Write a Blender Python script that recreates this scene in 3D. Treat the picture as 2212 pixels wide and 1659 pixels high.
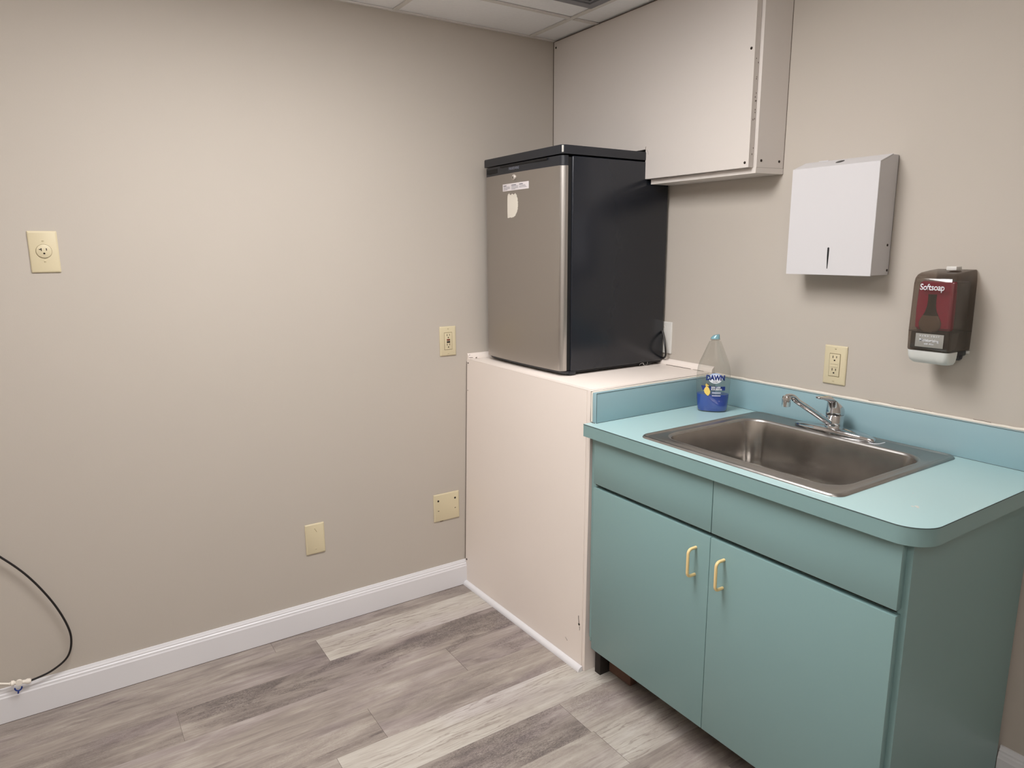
import bpy, bmesh, math, random
from mathutils import Vector, Matrix
random.seed(7)
SC = bpy.context.scene
COL = SC.collection
for o in list(bpy.data.objects):
    bpy.data.objects.remove(o)

# ---------------------------------------------------------------- camera
PITCH, YAW, ROLL = -0.1923, 0.9896, -0.0061
cy_, sy_ = math.cos(YAW), math.sin(YAW)
fwd = Vector((cy_*math.cos(PITCH), sy_*math.cos(PITCH), math.sin(PITCH)))
rt = Vector((sy_, -cy_, 0)); up = rt.cross(fwd)
c_, s_ = math.cos(ROLL), math.sin(ROLL)
rt, up = c_*rt + s_*up, -s_*rt + c_*up
cd = bpy.data.cameras.new('camera')
cam = bpy.data.objects.new('camera', cd); COL.objects.link(cam)
M = Matrix((rt, up, -fwd)).transposed().to_4x4()
M.translation = Vector((-1.897, -2.3803, 1.3759))
cam.matrix_world = M
cd.sensor_width = 36.0
cd.lens = 36.0*1504.3/2212.0
cd.clip_start = 0.02
SC.camera = cam

# ---------------------------------------------------------------- world, exposure
w = bpy.data.worlds.new('world'); SC.world = w; w.use_nodes = True
w.node_tree.nodes['Background'].inputs[0].default_value = (1.0, 0.96, 0.9, 1)
w.node_tree.nodes['Background'].inputs[1].default_value = 0.05
SC.view_settings.view_transform = 'Standard'
SC.view_settings.look = 'None'
SC.view_settings.gamma = 1.0
SC.view_settings.use_curve_mapping = False
SC.view_settings.exposure = 0.0
LAMP_COL = (1.0, 0.975, 0.965)
LAMP_W = 20.6          # radiance of the troffer and the added fill panel

# ---------------------------------------------------------------- materials
def s2l(c):
    return tuple(((v/255)/12.92 if v/255 <= 0.04045 else (((v/255)+0.055)/1.055)**2.4) for v in c)

def mat(name, rgb, rough=0.5, metal=0.0, spec=0.5, noise=0.0, nscale=12.0, bump=0.0, bscale=200.0, coat=0.0, stretch=None, rvar=0.0):
    m = bpy.data.materials.new(name); m.use_nodes = True
    nt = m.node_tree; b = nt.nodes['Principled BSDF']
    c = s2l(rgb)
    b.inputs['Base Color'].default_value = (*c, 1)
    b.inputs['Roughness'].default_value = rough
    b.inputs['Metallic'].default_value = metal
    b.inputs['Specular IOR Level'].default_value = spec
    b.inputs['Coat Weight'].default_value = coat
    tc = nt.nodes.new('ShaderNodeTexCoord')
    mp = nt.nodes.new('ShaderNodeMapping'); nt.links.new(tc.outputs['Object'], mp.inputs['Vector'])
    if stretch: mp.inputs['Scale'].default_value = stretch
    n = nt.nodes.new('ShaderNodeTexNoise'); n.inputs['Scale'].default_value = nscale; n.inputs['Detail'].default_value = 5
    nt.links.new(mp.outputs[0], n.inputs['Vector'])
    mx = nt.nodes.new('ShaderNodeMix'); mx.data_type = 'RGBA'
    k = noise
    mx.inputs['A'].default_value = (*[v*(1-k) for v in c], 1)
    mx.inputs['B'].default_value = (*[min(1, v*(1+k)) for v in c], 1)
    nt.links.new(n.outputs['Fac'], mx.inputs['Factor'])
    nt.links.new(mx.outputs['Result'], b.inputs['Base Color'])
    if rvar:
        mr = nt.nodes.new('ShaderNodeMapRange')
        mr.inputs['To Min'].default_value = max(0.02, rough-rvar); mr.inputs['To Max'].default_value = rough+rvar
        nt.links.new(n.outputs['Fac'], mr.inputs['Value']); nt.links.new(mr.outputs[0], b.inputs['Roughness'])
    if bump:
        n2 = nt.nodes.new('ShaderNodeTexNoise'); n2.inputs['Scale'].default_value = bscale; n2.inputs['Detail'].default_value = 3
        nt.links.new(mp.outputs[0], n2.inputs['Vector'])
        bp = nt.nodes.new('ShaderNodeBump'); bp.inputs['Strength'].default_value = bump; bp.inputs['Distance'].default_value = 0.001
        nt.links.new(n2.outputs['Fac'], bp.inputs['Height']); nt.links.new(bp.outputs[0], b.inputs['Normal'])
    return m

def clear(name, tint, rough=0.05, gloss=1.0, dens=0.0, solid=(40, 34, 30)):
    """thin see-through plastic: tinted transparency + a bit of pigment + gloss"""
    m = bpy.data.materials.new(name); m.use_nodes = True
    nt = m.node_tree; nt.nodes.clear()
    out = nt.nodes.new('ShaderNodeOutputMaterial')
    tr = nt.nodes.new('ShaderNodeBsdfTransparent'); tr.inputs[0].default_value = (*s2l(tint), 1)
    df = nt.nodes.new('ShaderNodeBsdfDiffuse'); df.inputs[0].default_value = (*s2l(solid), 1)
    m1 = nt.nodes.new('ShaderNodeMixShader'); m1.inputs[0].default_value = dens
    nt.links.new(tr.outputs[0], m1.inputs[1]); nt.links.new(df.outputs[0], m1.inputs[2])
    gl = nt.nodes.new('ShaderNodeBsdfGlossy'); gl.inputs['Roughness'].default_value = rough
    fr = nt.nodes.new('ShaderNodeLayerWeight'); fr.inputs['Blend'].default_value = 0.5
    pw = nt.nodes.new('ShaderNodeMath'); pw.operation = 'POWER'; pw.inputs[1].default_value = 4.0
    nt.links.new(fr.outputs['Facing'], pw.inputs[0])
    mu = nt.nodes.new('ShaderNodeMath'); mu.operation = 'MULTIPLY_ADD'; mu.inputs[1].default_value = 0.55*gloss; mu.inputs[2].default_value = 0.07*gloss
    nt.links.new(pw.outputs[0], mu.inputs[0])
    m2 = nt.nodes.new('ShaderNodeMixShader')
    nt.links.new(mu.outputs[0], m2.inputs[0]); nt.links.new(m1.outputs[0], m2.inputs[1]); nt.links.new(gl.outputs[0], m2.inputs[2])
    nt.links.new(m2.outputs[0], out.inputs[0])
    return m

WALL = mat('wall_paint', (189, 181, 171), 0.75, noise=0.02, nscale=3, bump=0.12, bscale=350)
STAND = mat('stand_paint', (238, 228, 220), 0.5, noise=0.015, nscale=4, bump=0.04, bscale=150)
WHITE_PANEL = mat('painted_panel', (212, 205, 199), 0.5, noise=0.015, nscale=4, bump=0.04, bscale=150)
TRIM = mat('white_trim_paint', (226, 225, 228), 0.35, noise=0.01)
CAULK = mat('cream_caulk', (226, 219, 208), 0.6, noise=0.05, nscale=60, bump=0.6, bscale=120)
TEAL_LITSP = mat('teal_laminate_lit_splash', (145, 176, 184), 0.38, noise=0.02, nscale=5, bump=0.03, bscale=500)  # same laminate, lighter copy with the light on the splashes in its colour
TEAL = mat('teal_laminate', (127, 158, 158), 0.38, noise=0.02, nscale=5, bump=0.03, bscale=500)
TEAL_LITTOP = mat('teal_laminate_lit_top', (172, 203, 205), 0.28, noise=0.025, nscale=4, bump=0.03, bscale=500)  # same laminate, lightened to carry the light falling on the top
SEAM = mat('dark_laminate_seam', (52, 66, 68), 0.6)
DARKVOID = mat('dark_board_and_gap_shade', (44, 38, 34), 0.9, noise=0.2)  # raw board, also strips that paint in the shade of gaps
RAWWOOD = mat('brown_raw_wood', (92, 66, 52), 0.8, noise=0.2, nscale=8, stretch=(1, 12, 12))
STEEL = mat('brushed_steel_sink', (190, 186, 182), 0.20, metal=1.0, noise=0.06, nscale=30, rvar=0.03, bump=0.012, bscale=90)
STEELRIM = mat('steel_sink_deck', (168, 165, 162), 0.36, metal=1.0, noise=0.15, nscale=30, rvar=0.08, bump=0.05, bscale=60)
DOORSTEEL = mat('brushed_steel_door', (180, 175, 170), 0.42, metal=1.0, noise=0.02, nscale=30, stretch=(1, 1, 60), bump=0.02, bscale=200)
LOCKM = mat('pale_lock_metal', (196, 188, 180), 0.4, metal=0.3)
CHROME = mat('chrome', (205, 205, 207), 0.07, metal=1.0)
BLACKBODY = mat('black_enamel', (30, 33, 40), 0.22, noise=0.04, nscale=20, bump=0.05, bscale=400)
BLACKPL = mat('black_plastic', (34, 36, 42), 0.38, noise=0.04)
BLACKDEEP = mat('black_recess', (12, 12, 15), 0.6)
IVORY = mat('ivory_plastic', (212, 200, 168), 0.4, noise=0.01)
IVORYDK = mat('ivory_recess', (120, 106, 72), 0.6)
SLOT = mat('dark_slot', (28, 16, 8), 0.8)
REDBTN = mat('reddish_brown_button', (120, 62, 46), 0.5)
WHITEPL = mat('white_plastic', (212, 210, 205), 0.4)
WHITEMET = mat('white_enamel_metal', (208, 206, 208), 0.4, noise=0.006, bump=0.015, bscale=300)
HANDLE = mat('cream_yellow_plastic', (236, 208, 150), 0.4)
SCREWMET = mat('dark_screw_head', (52, 44, 38), 0.4, metal=0.6)
RUBBER = mat('black_rubber', (22, 18, 18), 0.45)
TILE = mat('ceiling_tile', (248, 249, 251), 0.9, noise=0.05, nscale=90, bump=0.8, bscale=260)
GRID = mat('ceiling_grid_metal', (222, 219, 214), 0.5)
VENTM = mat('grey_vent_metal', (130, 130, 134), 0.45, noise=0.02)
BLUECLIP = mat('blue_clip', (18, 52, 130), 0.4)
HOSEW = mat('white_hose_plastic', (240, 233, 222), 0.45)
BLUELIQ = mat('blue_soap', (14, 72, 178), 0.12, noise=0.05, coat=0.5)
BLUEPR = mat('blue_print', (24, 50, 124), 0.4)
WHITEPR = mat('white_print', (230, 232, 238), 0.4)
GREYPR = mat('grey_print', (110, 112, 122), 0.5)
YELLOWPR = mat('yellow_print', (238, 206, 108), 0.5, noise=0.12, nscale=120)
BROWNPR = mat('brown_print', (70, 48, 40), 0.5)
PALEBLUE = mat('pale_blue_print', (176, 198, 232), 0.5)
CLEAR = clear('clear_plastic', (244, 244, 242), 0.05, 1.0, 0.04, (200, 196, 190))
CAPM = clear('pale_blue_cap_plastic', (170, 205, 214), 0.2, 1.0, 0.75, (140, 190, 202))
SMOKE = clear('smoked_plastic', (212, 200, 192), 0.10, 0.9, 0.26, (96, 90, 82))
DARKSMOKE = mat('dark_smoked_plastic', (66, 60, 54), 0.25)
BAGDARK = mat('dark_bag_body', (84, 76, 70), 0.4)
REDBAG = mat('crimson_soap_bag', (190, 12, 84), 0.25, noise=0.2, nscale=25)
BULB = mat('dark_olive_cup', (46, 42, 38), 0.15)
BULB2 = mat('grey_brown_cup', (128, 114, 100), 0.2)
LABELG = mat('grey_label', (146, 144, 138), 0.5)
LEVER = mat('pale_grey_plastic', (214, 216, 212), 0.35)
STICKER = mat('white_sticker', (228, 222, 224), 0.5)
TORN = mat('torn_white_paper', (224, 218, 206), 0.8, noise=0.03)
CHIPJOINT = mat('chip_and_dark_joint', (88, 74, 62), 0.9)  # paint chips and cracks, also dark strips drawn in for joints

def emis(name, col, st):
    m = bpy.data.materials.new(name); m.use_nodes = True
    nt = m.node_tree; nt.nodes.clear()
    o = nt.nodes.new('ShaderNodeOutputMaterial'); e = nt.nodes.new('ShaderNodeEmission')
    e.inputs[0].default_value = (*col, 1); e.inputs[1].default_value = st
    nt.links.new(e.outputs[0], o.inputs[0]); return m
DIFFUSER = emis('lit_diffuser', LAMP_COL, LAMP_W)

# plank floor: each plank face carries (tone, rough, seed) in a corner colour attribute
def floor_mat():
    m = bpy.data.materials.new('grey_wood_plank'); m.use_nodes = True
    nt = m.node_tree; L = nt.links.new; N = nt.nodes.new
    b = nt.nodes['Principled BSDF']
    at = N('ShaderNodeAttribute'); at.attribute_name = 'plank'
    sp = N('ShaderNodeSeparateColor'); L(at.outputs['Color'], sp.inputs[0])
    tone, rough, seed = sp.outputs[0], sp.outputs[1], sp.outputs[2]
    tc = N('ShaderNodeTexCoord')
    off = N('ShaderNodeCombineXYZ')
    ms = N('ShaderNodeMath'); ms.operation = 'MULTIPLY'; ms.inputs[1].default_value = 37.0; L(seed, ms.inputs[0])
    L(ms.outputs[0], off.inputs[0]); L(ms.outputs[0], off.inputs[2]); 
    add = N('ShaderNodeVectorMath'); add.operation = 'ADD'; L(tc.outputs['Object'], add.inputs[0]); L(off.outputs[0], add.inputs[1])
    def noise(sx, sy, det=6, dist=0.0, rg=0.6):
        mp = N('ShaderNodeMapping'); mp.inputs['Scale'].default_value = (sx, sy, 1); L(add.outputs[0], mp.inputs['Vector'])
        n = N('ShaderNodeTexNoise'); n.inputs['Scale'].default_value = 1; n.inputs['Detail'].default_value = det
        n.inputs['Distortion'].default_value = dist; n.inputs['Roughness'].default_value = rg
        L(mp.outputs[0], n.inputs['Vector']); return n.outputs['Fac']
    def mr(v, a, bb, c=0.0, d=1.0):
        k = N('ShaderNodeMapRange'); L(v, k.inputs['Value'])
        k.inputs['From Min'].default_value = a; k.inputs['From Max'].default_value = bb
        k.inputs['To Min'].default_value = c; k.inputs['To Max'].default_value = d; return k.outputs[0]
    def ma(op, x, y):
        k = N('ShaderNodeMath'); k.operation = op
        for i, v in enumerate((x, y)):
            if isinstance(v, (int, float)): k.inputs[i].default_value = v
            else: L(v, k.inputs[i])
        return k.outputs[0]
    broad = noise(2.6, 11, 6, 1.2)            # soft cloudy bands along the plank
    streak = noise(4.5, 60, 7, 0.6, 0.7)   # finer streaks
    grain = noise(14, 420, 5, 0.1, 0.7)
    scr = noise(90, 260, 6, 2.0, 0.8)       # saw-mark scratches
    mask = noise(3.2, 11, 4, 0.8)
    v = ma('ADD', tone, ma('MULTIPLY', mr(broad, 0.3, 0.7, -1, 1), 0.17))
    v = ma('ADD', v, ma('MULTIPLY', mr(streak, 0.3, 0.7, -1, 1), 0.13))
    v = ma('ADD', v, ma('MULTIPLY', mr(grain, 0.3, 0.7, -1, 1), 0.07))
    # rough patches: darker, scratchy
    rm = ma('MULTIPLY', mr(mask, 0.44, 0.58), rough)
    v = ma('SUBTRACT', v, ma('MULTIPLY', rm, ma('ADD', 0.05, ma('MULTIPLY', mr(scr, 0.45, 0.56), 0.42))))
    # dark narrow cracks following the grain, mostly on pale planks
    mpw = N('ShaderNodeMapping'); mpw.inputs['Scale'].default_value = (1.5, 9.0, 1); L(add.outputs[0], mpw.inputs['Vector'])
    wv = N('ShaderNodeTexWave'); wv.wave_type = 'BANDS'; wv.bands_direction = 'Y'
    wv.inputs['Scale'].default_value = 2.2; wv.inputs['Distortion'].default_value = 16; wv.inputs['Detail'].default_value = 5
    wv.inputs['Detail Scale'].default_value = 1.3; wv.inputs['Detail Roughness'].default_value = 0.6
    L(mpw.outputs[0], wv.inputs['Vector'])
    crk = ma('MULTIPLY', mr(wv.outputs['Fac'], 0.22, 0.02), mr(tone, 0.55, 0.78))
    crk = ma('MULTIPLY', crk, mr(noise(3.5, 12, 3), 0.42, 0.56))
    v = ma('SUBTRACT', v, ma('MULTIPLY', crk, 0.26))
    blot = ma('MULTIPLY', mr(noise(3.2, 26, 6, 0.8), 0.66, 0.72), 0.30)
    v = ma('SUBTRACT', v, blot)
    cr = N('ShaderNodeValToRGB'); L(v, cr.inputs[0])
    el = cr.color_ramp.elements
    pts = [(0.0, (98, 90, 88)), (0.3, (134, 124, 119)), (0.55, (164, 154, 146)), (0.78, (188, 181, 172)), (1.0, (206, 202, 194))]
    el[0].position = 0; el[0].color = (*s2l(pts[0][1]), 1)
    el[1].position = 1; el[1].color = (*s2l(pts[-1][1]), 1)
    for p, c in pts[1:-1]:
        e = el.new(p); e.color = (*s2l(c), 1)
    # faint violet cast in places
    hue = N('ShaderNodeMix'); hue.data_type = 'RGBA'; hue.blend_type = 'MULTIPLY'
    hue.inputs['B'].default_value = (0.93, 0.90, 1.0, 1)
    L(mr(noise(1.7, 7, 2), 0.48, 0.62, 0, 0.6), hue.inputs['Factor']); L(cr.outputs[0], hue.inputs['A'])
    L(hue.outputs['Result'], b.inputs['Base Color'])
    b.inputs['Roughness'].default_value = 0.48
    b.inputs['Specular IOR Level'].default_value = 0.35
    bp = N('ShaderNodeBump'); bp.inputs['Strength'].default_value = 0.25; bp.inputs['Distance'].default_value = 0.0008
    L(v, bp.inputs['Height']); L(bp.outputs[0], b.inputs['Normal'])
    return m
FLOORM = floor_mat()
FLOORGAP = mat('floor_gap', (112, 102, 94), 0.9)

# ---------------------------------------------------------------- mesh helpers
def box(bm, x0, x1, y0, y1, z0, z1, bev=0.0, seg=2, mi=0):
    g = bmesh.ops.create_cube(bm, size=1.0)
    vs = g['verts']
    for v in vs:
        v.co = Vector(((x0+x1)/2 + v.co.x*(x1-x0), (y0+y1)/2 + v.co.y*(y1-y0), (z0+z1)/2 + v.co.z*(z1-z0)))
    fs = set(f for v in vs for f in v.link_faces)
    for f in fs: f.material_index = mi
    if bev:
        es = list(set(e for v in vs for e in v.link_edges))
        r = bmesh.ops.bevel(bm, geom=es, offset=bev, segments=seg, profile=0.5, affect='EDGES')
        for f in r['faces']: f.material_index = mi
    return bm

def loft(bm, loops, cap0=True, cap1=True, closed=True, mi=0):
    rows = [[bm.verts.new(p) for p in lp] for lp in loops]
    n = len(rows[0])
    for a, b in zip(rows[:-1], rows[1:]):
        for i in range(n if closed else n-1):
            j = (i+1) % n
            try:
                f = bm.faces.new((a[i], a[j], b[j], b[i])); f.material_index = mi
            except ValueError: pass
    if cap0:
        f = bm.faces.new(list(reversed(rows[0]))); f.material_index = mi
    if cap1:
        f = bm.faces.new(rows[-1]); f.material_index = mi
    return rows

def tube(bm, pts, r, n=10, caps=True, rs=None):
    pts = [Vector(p) for p in pts]
    loops = []; prev = None
    for i, p in enumerate(pts):
        t = (pts[min(i+1, len(pts)-1)] - pts[max(i-1, 0)]).normalized()
        if prev is None:
            a = Vector((0, 0, 1)) if abs(t.z) < 0.9 else Vector((1, 0, 0))
            u = t.cross(a).normalized()
        else:
            u = (prev - t*prev.dot(t)).normalized()
        prev = u; v = t.cross(u)
        rr = rs[i] if rs else r
        loops.append([p + (u*math.cos(k*2*math.pi/n) + v*math.sin(k*2*math.pi/n))*rr for k in range(n)])
    loft(bm, loops, caps, caps)

def spline(pts, sub=6):
    P = [Vector(p) for p in pts]; out = []
    for i in range(len(P)-1):
        p0 = P[max(i-1, 0)]; p1 = P[i]; p2 = P[i+1]; p3 = P[min(i+2, len(P)-1)]
        for k in range(sub):
            t = k/sub
            out.append(0.5*((2*p1) + (p2-p0)*t + (2*p0-5*p1+4*p2-p3)*t*t + (3*p1-p0-3*p2+p3)*t**3))
    out.append(P[-1]); return out

def ring(c, r, n=24, axis='z'):
    out = []
    for k in range(n):
        a = 2*math.pi*k/n; ca, sa = math.cos(a)*r, math.sin(a)*r
        if axis == 'z': out.append((c[0]+ca, c[1]+sa, c[2]))
        elif axis == 'x': out.append((c[0], c[1]+ca, c[2]+sa))
        else: out.append((c[0]+ca, c[1], c[2]+sa))
    return out

def lathe(bm, c, prof, n=24, axis='z'):
    """prof: list of (radius, offset along axis)"""
    ix = 'xyz'.index(axis); loops = []
    for r, h in prof:
        cc = list(c); cc[ix] += h; loops.append(ring(cc, r, n, axis))
    loft(bm, loops)

def rrect(x0, x1, y0, y1, r, z, n=6):
    pts = []
    rr = r if isinstance(r, (list, tuple)) else [r]*4
    for (cx, cy, a0, q) in ((x1-rr[0], y1-rr[0], 0, rr[0]), (x0+rr[1], y1-rr[1], 90, rr[1]), (x0+rr[2], y0+rr[2], 180, rr[2]), (x1-rr[3], y0+rr[3], 270, rr[3])):
        for k in range(n+1):
            a = math.radians(a0 + 90*k/n)
            pts.append((cx+q*math.cos(a), cy+q*math.sin(a), z))
    return pts

ORG = {}
def smooth(me, ang=35):
    for p in me.polygons: p.use_smooth = True
    try: me.set_sharp_from_angle(angle=math.radians(ang))
    except Exception: pass

def obj(name, bm, m, parent=None, sm=True, ang=35, recalc=True):
    """link bm (world coordinates) as ONE mesh object, local to its thing"""
    if recalc: bmesh.ops.recalc_face_normals(bm, faces=bm.faces[:])
    org = ORG.get(parent.name, Vector((0, 0, 0))) if parent else None
    if org is None:
        xs = [v.co for v in bm.verts]
        org = Vector(((min(v.x for v in xs)+max(v.x for v in xs))/2, (min(v.y for v in xs)+max(v.y for v in xs))/2, min(v.z for v in xs)))
    for v in bm.verts: v.co -= org
    me = bpy.data.meshes.new(name); bm.to_mesh(me); bm.free()
    for mm in (m if isinstance(m, (list, tuple)) else [m]): me.materials.append(mm)
    if sm: smooth(me, ang)
    o = bpy.data.objects.new(name, me); COL.objects.link(o)
    if parent: o.parent = parent
    else: o.location = org
    ORG[o.name] = org
    return o

def thing(name, label, cat, loc, group=None):
    o = bpy.data.objects.new(name, None); COL.objects.link(o); o.location = loc
    o.empty_display_size = 0.05
    o['label'] = label; o['category'] = cat
    if group: o['group'] = group
    ORG[o.name] = Vector(loc)
    return o

def tag(o, label, cat, group=None):
    o['label'] = label; o['category'] = cat
    if group: o['group'] = group
    return o

def struct(name, bm, m, parent=None, **k):
    o = obj(name, bm, m, parent, **k); o['kind'] = 'structure'
    return o

def B(): return bmesh.new()
def bx(name, m, parent, *a, **k):
    b = B(); box(b, *a, **k); return obj(name, b, m, parent)

def text_bm(s, size, bold=0.0, shear=0.0, spacing=1.0, sx=1.0, align='CENTER'):
    cu = bpy.data.curves.new('t', 'FONT'); cu.body = s; cu.size = size; cu.offset = bold
    cu.shear = shear; cu.space_character = spacing; cu.align_x = align; cu.align_y = 'CENTER'
    cu.resolution_u = 3
    o = bpy.data.objects.new('t', cu); COL.objects.link(o)
    dg = bpy.context.evaluated_depsgraph_get(); dg.update()
    me = bpy.data.meshes.new_from_object(o.evaluated_get(dg))
    bm = B(); bm.from_mesh(me)
    for v in bm.verts: v.co.x *= sx
    bpy.data.objects.remove(o); bpy.data.curves.remove(cu); bpy.data.meshes.remove(me)
    return bm

def put(bm, fn, thick=0.0):
    """map flat (u,v) mesh through fn(u,v,w); a real small thickness"""
    if thick:
        r = bmesh.ops.extrude_face_region(bm, geom=bm.faces[:])
        for g in r['geom']:
            if isinstance(g, bmesh.types.BMVert): g.co.z += thick
    for v in bm.verts: v.co = Vector(fn(v.co.x, v.co.y, v.co.z))
    return bm

def poly_bm(pts):
    bm = B(); bm.faces.new([bm.verts.new((p[0], p[1], 0)) for p in pts]); return bm

def single(name, m, parent, pts, r, n=6):
    b = B(); tube(b, pts, r, n); return obj(name, b, m, parent)

# ---------------------------------------------------------------- the room
H = 2.176
XW, YW = -2.95, -3.2          # far walls behind the camera
b = B(); box(b, XW-.1, .1, 0, .1, -.05, H+.15); struct('wall_left', b, WALL)
b = B(); box(b, 0, .1, YW-.1, 0, -.05, H+.15); struct('wall_right', b, WALL)
b = B(); box(b, XW-.1, XW, YW-.1, 0, -.05, H+.15); struct('wall_back', b, WALL)
b = B(); box(b, XW, 0, YW-.1, YW, -.05, H+.15); struct('wall_front', b, WALL)

# plank floor
bm = B()
lay = bm.loops.layers.float_color.new('plank')
box(bm, XW, 0, YW, 0, -.05, -.0012, mi=1)
PW = .154; LEN = 1.22
rows = {0: [(-1.24, [(.50, .25), (.80, .0)])],
        1: [(-1.718, [(.48, .35), (.50, 1.0)])],
        2: [(-.877, [(.56, .1), (.50, .85)])],
        3: [(-1.229, [(.50, .3), (.52, .35)])],
        4: [(-1.38, [(.53, .2), (.84, .0)])],
        5: [(-1.95, [(.66, .2), (.50, .95)])],
        6: [(-.722, [(.64, .3), (.76, .25)])],
        7: [(-1.10, [(.45, .5), (.55, .3)])]}
y_top = -.087
r_i = -1
while True:
    y1 = 0 if r_i < 0 else y_top - PW*r_i
    y0 = y_top - PW*(r_i+1)
    if y1 <= YW: break
    y0 = max(y0, YW)
    rnd = random.Random(r_i*13+5)
    jx, tn = rows.get(r_i, [(-rnd.uniform(.2, 1.3), [(rnd.uniform(.42, .8), rnd.uniform(.1, .8)) for _ in range(2)])])[0]
    if r_i == -1: jx, tn = -2.6, [(.45, .3), (.50, .3)]
    edges = [jx]
    x = jx
    while x > XW: x -= LEN; edges.insert(0, max(x, XW))
    x = jx
    while x < 0: x += LEN; edges.append(min(x, 0))
    k0 = edges.index(jx)
    for k in range(len(edges)-1):
        if edges[k+1]-edges[k] < .001: continue
        if k == k0: t, rg = tn[1]
        elif k == k0-1: t, rg = tn[0]
        else: t, rg = rnd.uniform(.42, .75), rnd.uniform(.1, .8)
        g = .0004
        a, c = edges[k]+g, edges[k+1]-g
        vs = [bm.verts.new(p) for p in ((a, y0+g*.3, 0), (c, y0+g*.3, 0), (c, y1-g*.1, 0), (a, y1-g*.1, 0))]
        f = bm.faces.new(vs)
        sd = rnd.random()
        for lp in f.loops: lp[lay] = (t, rg, sd, 1)
        for e0, e1 in ((0, 1), (1, 2), (2, 3), (3, 0)):
            q = bm.faces.new((vs[e0], vs[e1], bm.verts.new(vs[e1].co-Vector((0, 0, .0012))), bm.verts.new(vs[e0].co-Vector((0, 0, .0012)))))
            q.material_index = 1
    r_i += 1
struct('floor', bm, [FLOORM, FLOORGAP], sm=False, recalc=False)

# suspended ceiling
GX = [-.243, -.81, -1.377, -1.944, -2.511]
GY = [-.262, -.83, -1.398, -1.966, -2.534, -3.095]
bm = B()
xs = [0]+GX+[XW]; ys = [0]+GY+[YW]
LIGHTS = {(2, 2), (3, 2), (4, 5)}      # long lit troffer, and an added square fill light by the back corner
VENT = (1, 1)
for i in range(len(xs)-1):
    for j in range(len(ys)-1):
        if (i, j) in LIGHTS: continue
        box(bm, xs[i+1]+.008, xs[i]-.008, ys[j+1]+.008, ys[j]-.008, H+.004, H+.02)
cl = struct('ceiling', bm, TILE, sm=False)
b = B(); box(b, XW-.1, .1, YW-.1, .1, H+.14, H+.2); struct('ceiling_slab', b, DARKVOID)
bm = B()
for x in GX:
    if x == GX[2]:
        box(bm, x-.008, x+.008, YW, GY[2], H-.001, H+.003); box(bm, x-.008, x+.008, GY[1], 0, H-.001, H+.003)
    else: box(bm, x-.008, x+.008, YW, 0, H-.001, H+.003)
for y in GY:
    for i in range(len(xs)-1):
        if 1: box(bm, xs[i+1]+.011, xs[i]-.011, y-.008, y+.008, H-.001, H+.003)
struct('ceiling_grid', bm, GRID, cl, sm=False)
bm = B()
box(bm, XW, 0, -.012, -.0005, H-.002, H+.003); box(bm, -.0125, -.0005, YW, -1.05, H-.002, H+.003)
struct('ceiling_wall_angle', bm, GRID, cl, sm=False)

# baseboards
def baseboard(name, prof, a, bpt, axis):
    bm = B()
    l0, l1 = [], []
    for d, z in prof:
        if axis == 'x': l0.append((a, -d, z)); l1.append((bpt, -d, z))
        else: l0.append((-d, a, z)); l1.append((-d, bpt, z))
    loft(bm, [l0, l1]); return struct(name, bm, TRIM, ang=20)
prof = [(0, .0013), (.0145, .0013), (.0145, .080), (.0135, .082), (.0125, .084), (.0120, .090), (.0085, .093), (.0085, .097), (.0060, .1005), (.0045, .1055), (0, .1060)]
baseboard('baseboard_left', prof, XW, -.5735, 'x')
prof2 = [(d, z*1.2) for d, z in prof]
baseboard('baseboard_right', prof2, YW, -1.7535, 'y')

b = B(); box(b, XW, -.58, -.0150, -.0005, .0001, .0012); struct('baseboard_gap', b, CHIPJOINT)  # thin dark strip added for the gap line under the baseboard
# ---------------------------------------------------------------- ceiling lights out of frame: the troffer, and an added square fill light
for lab, x0, x1, y0, y1 in (('long lit ceiling light panel above the middle of the room', GX[3]+.011, GX[1]-.011, GY[2]+.011, GY[1]-.011),
                            ('added square fill light panel at the back corner behind the viewer', GX[4]+.011, GX[3]-.011, GY[5]+.011, GY[4]-.011)):
    t = thing('ceiling_light', lab, 'ceiling light', ((x0+x1)/2, (y0+y1)/2, H-.004))
    b = B()
    box(b, x0, x1, y0, y0+.02, H-.003, H+.05); box(b, x0, x1, y1-.02, y1, H-.003, H+.05)
    box(b, x0, x0+.02, y0+.02, y1-.02, H-.003, H+.05); box(b, x1-.02, x1, y0+.02, y1-.02, H-.003, H+.05)
    box(b, x0, x1, y0, y1, H+.0501, H+.06)
    obj('frame', b, WHITEMET, t)
    b = B(); box(b, x0+.02, x1-.02, y0+.02, y1-.02, H-.014, H+.004); obj('diffuser', b, DIFFUSER, t)

# grey ceiling vent at the top edge of the picture
x1, x0, y1, y0 = -.272, -.79, -.405, -.815
t = thing('ceiling_vent', 'grey metal ceiling vent frame cut off by the top edge', 'vent', ((x0+x1)/2, (y0+y1)/2, H-.012))
b = B()
def frame_ring(b, x0, x1, y0, y1, w_, z0, z1):
    box(b, x0, x1, y0, y0+w_, z0, z1); box(b, x0, x1, y1-w_, y1, z0, z1)
    box(b, x0, x0+w_, y0+w_, y1-w_, z0, z1); box(b, x1-w_, x1, y0+w_, y1-w_, z0, z1)
frame_ring(b, x0, x1, y0, y1, .030, H-.010, H+.004)
obj('frame', b, VENTM, t)
b = B(); frame_ring(b, x0+.034, x1-.034, y0+.034, y1-.034, .008, H-.006, H+.004)
for k in range(6):
    yy = y0+.075+k*.052
    box(b, x0+.05, x1-.05, yy, yy+.03, H-.004, H-.001)
obj('louvre', b, VENTM, t)
b = B(); box(b, x0+.03, x1-.03, y0+.03, y1-.03, H+.0005, H+.003); obj('backing', b, BLACKPL, t)

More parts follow.
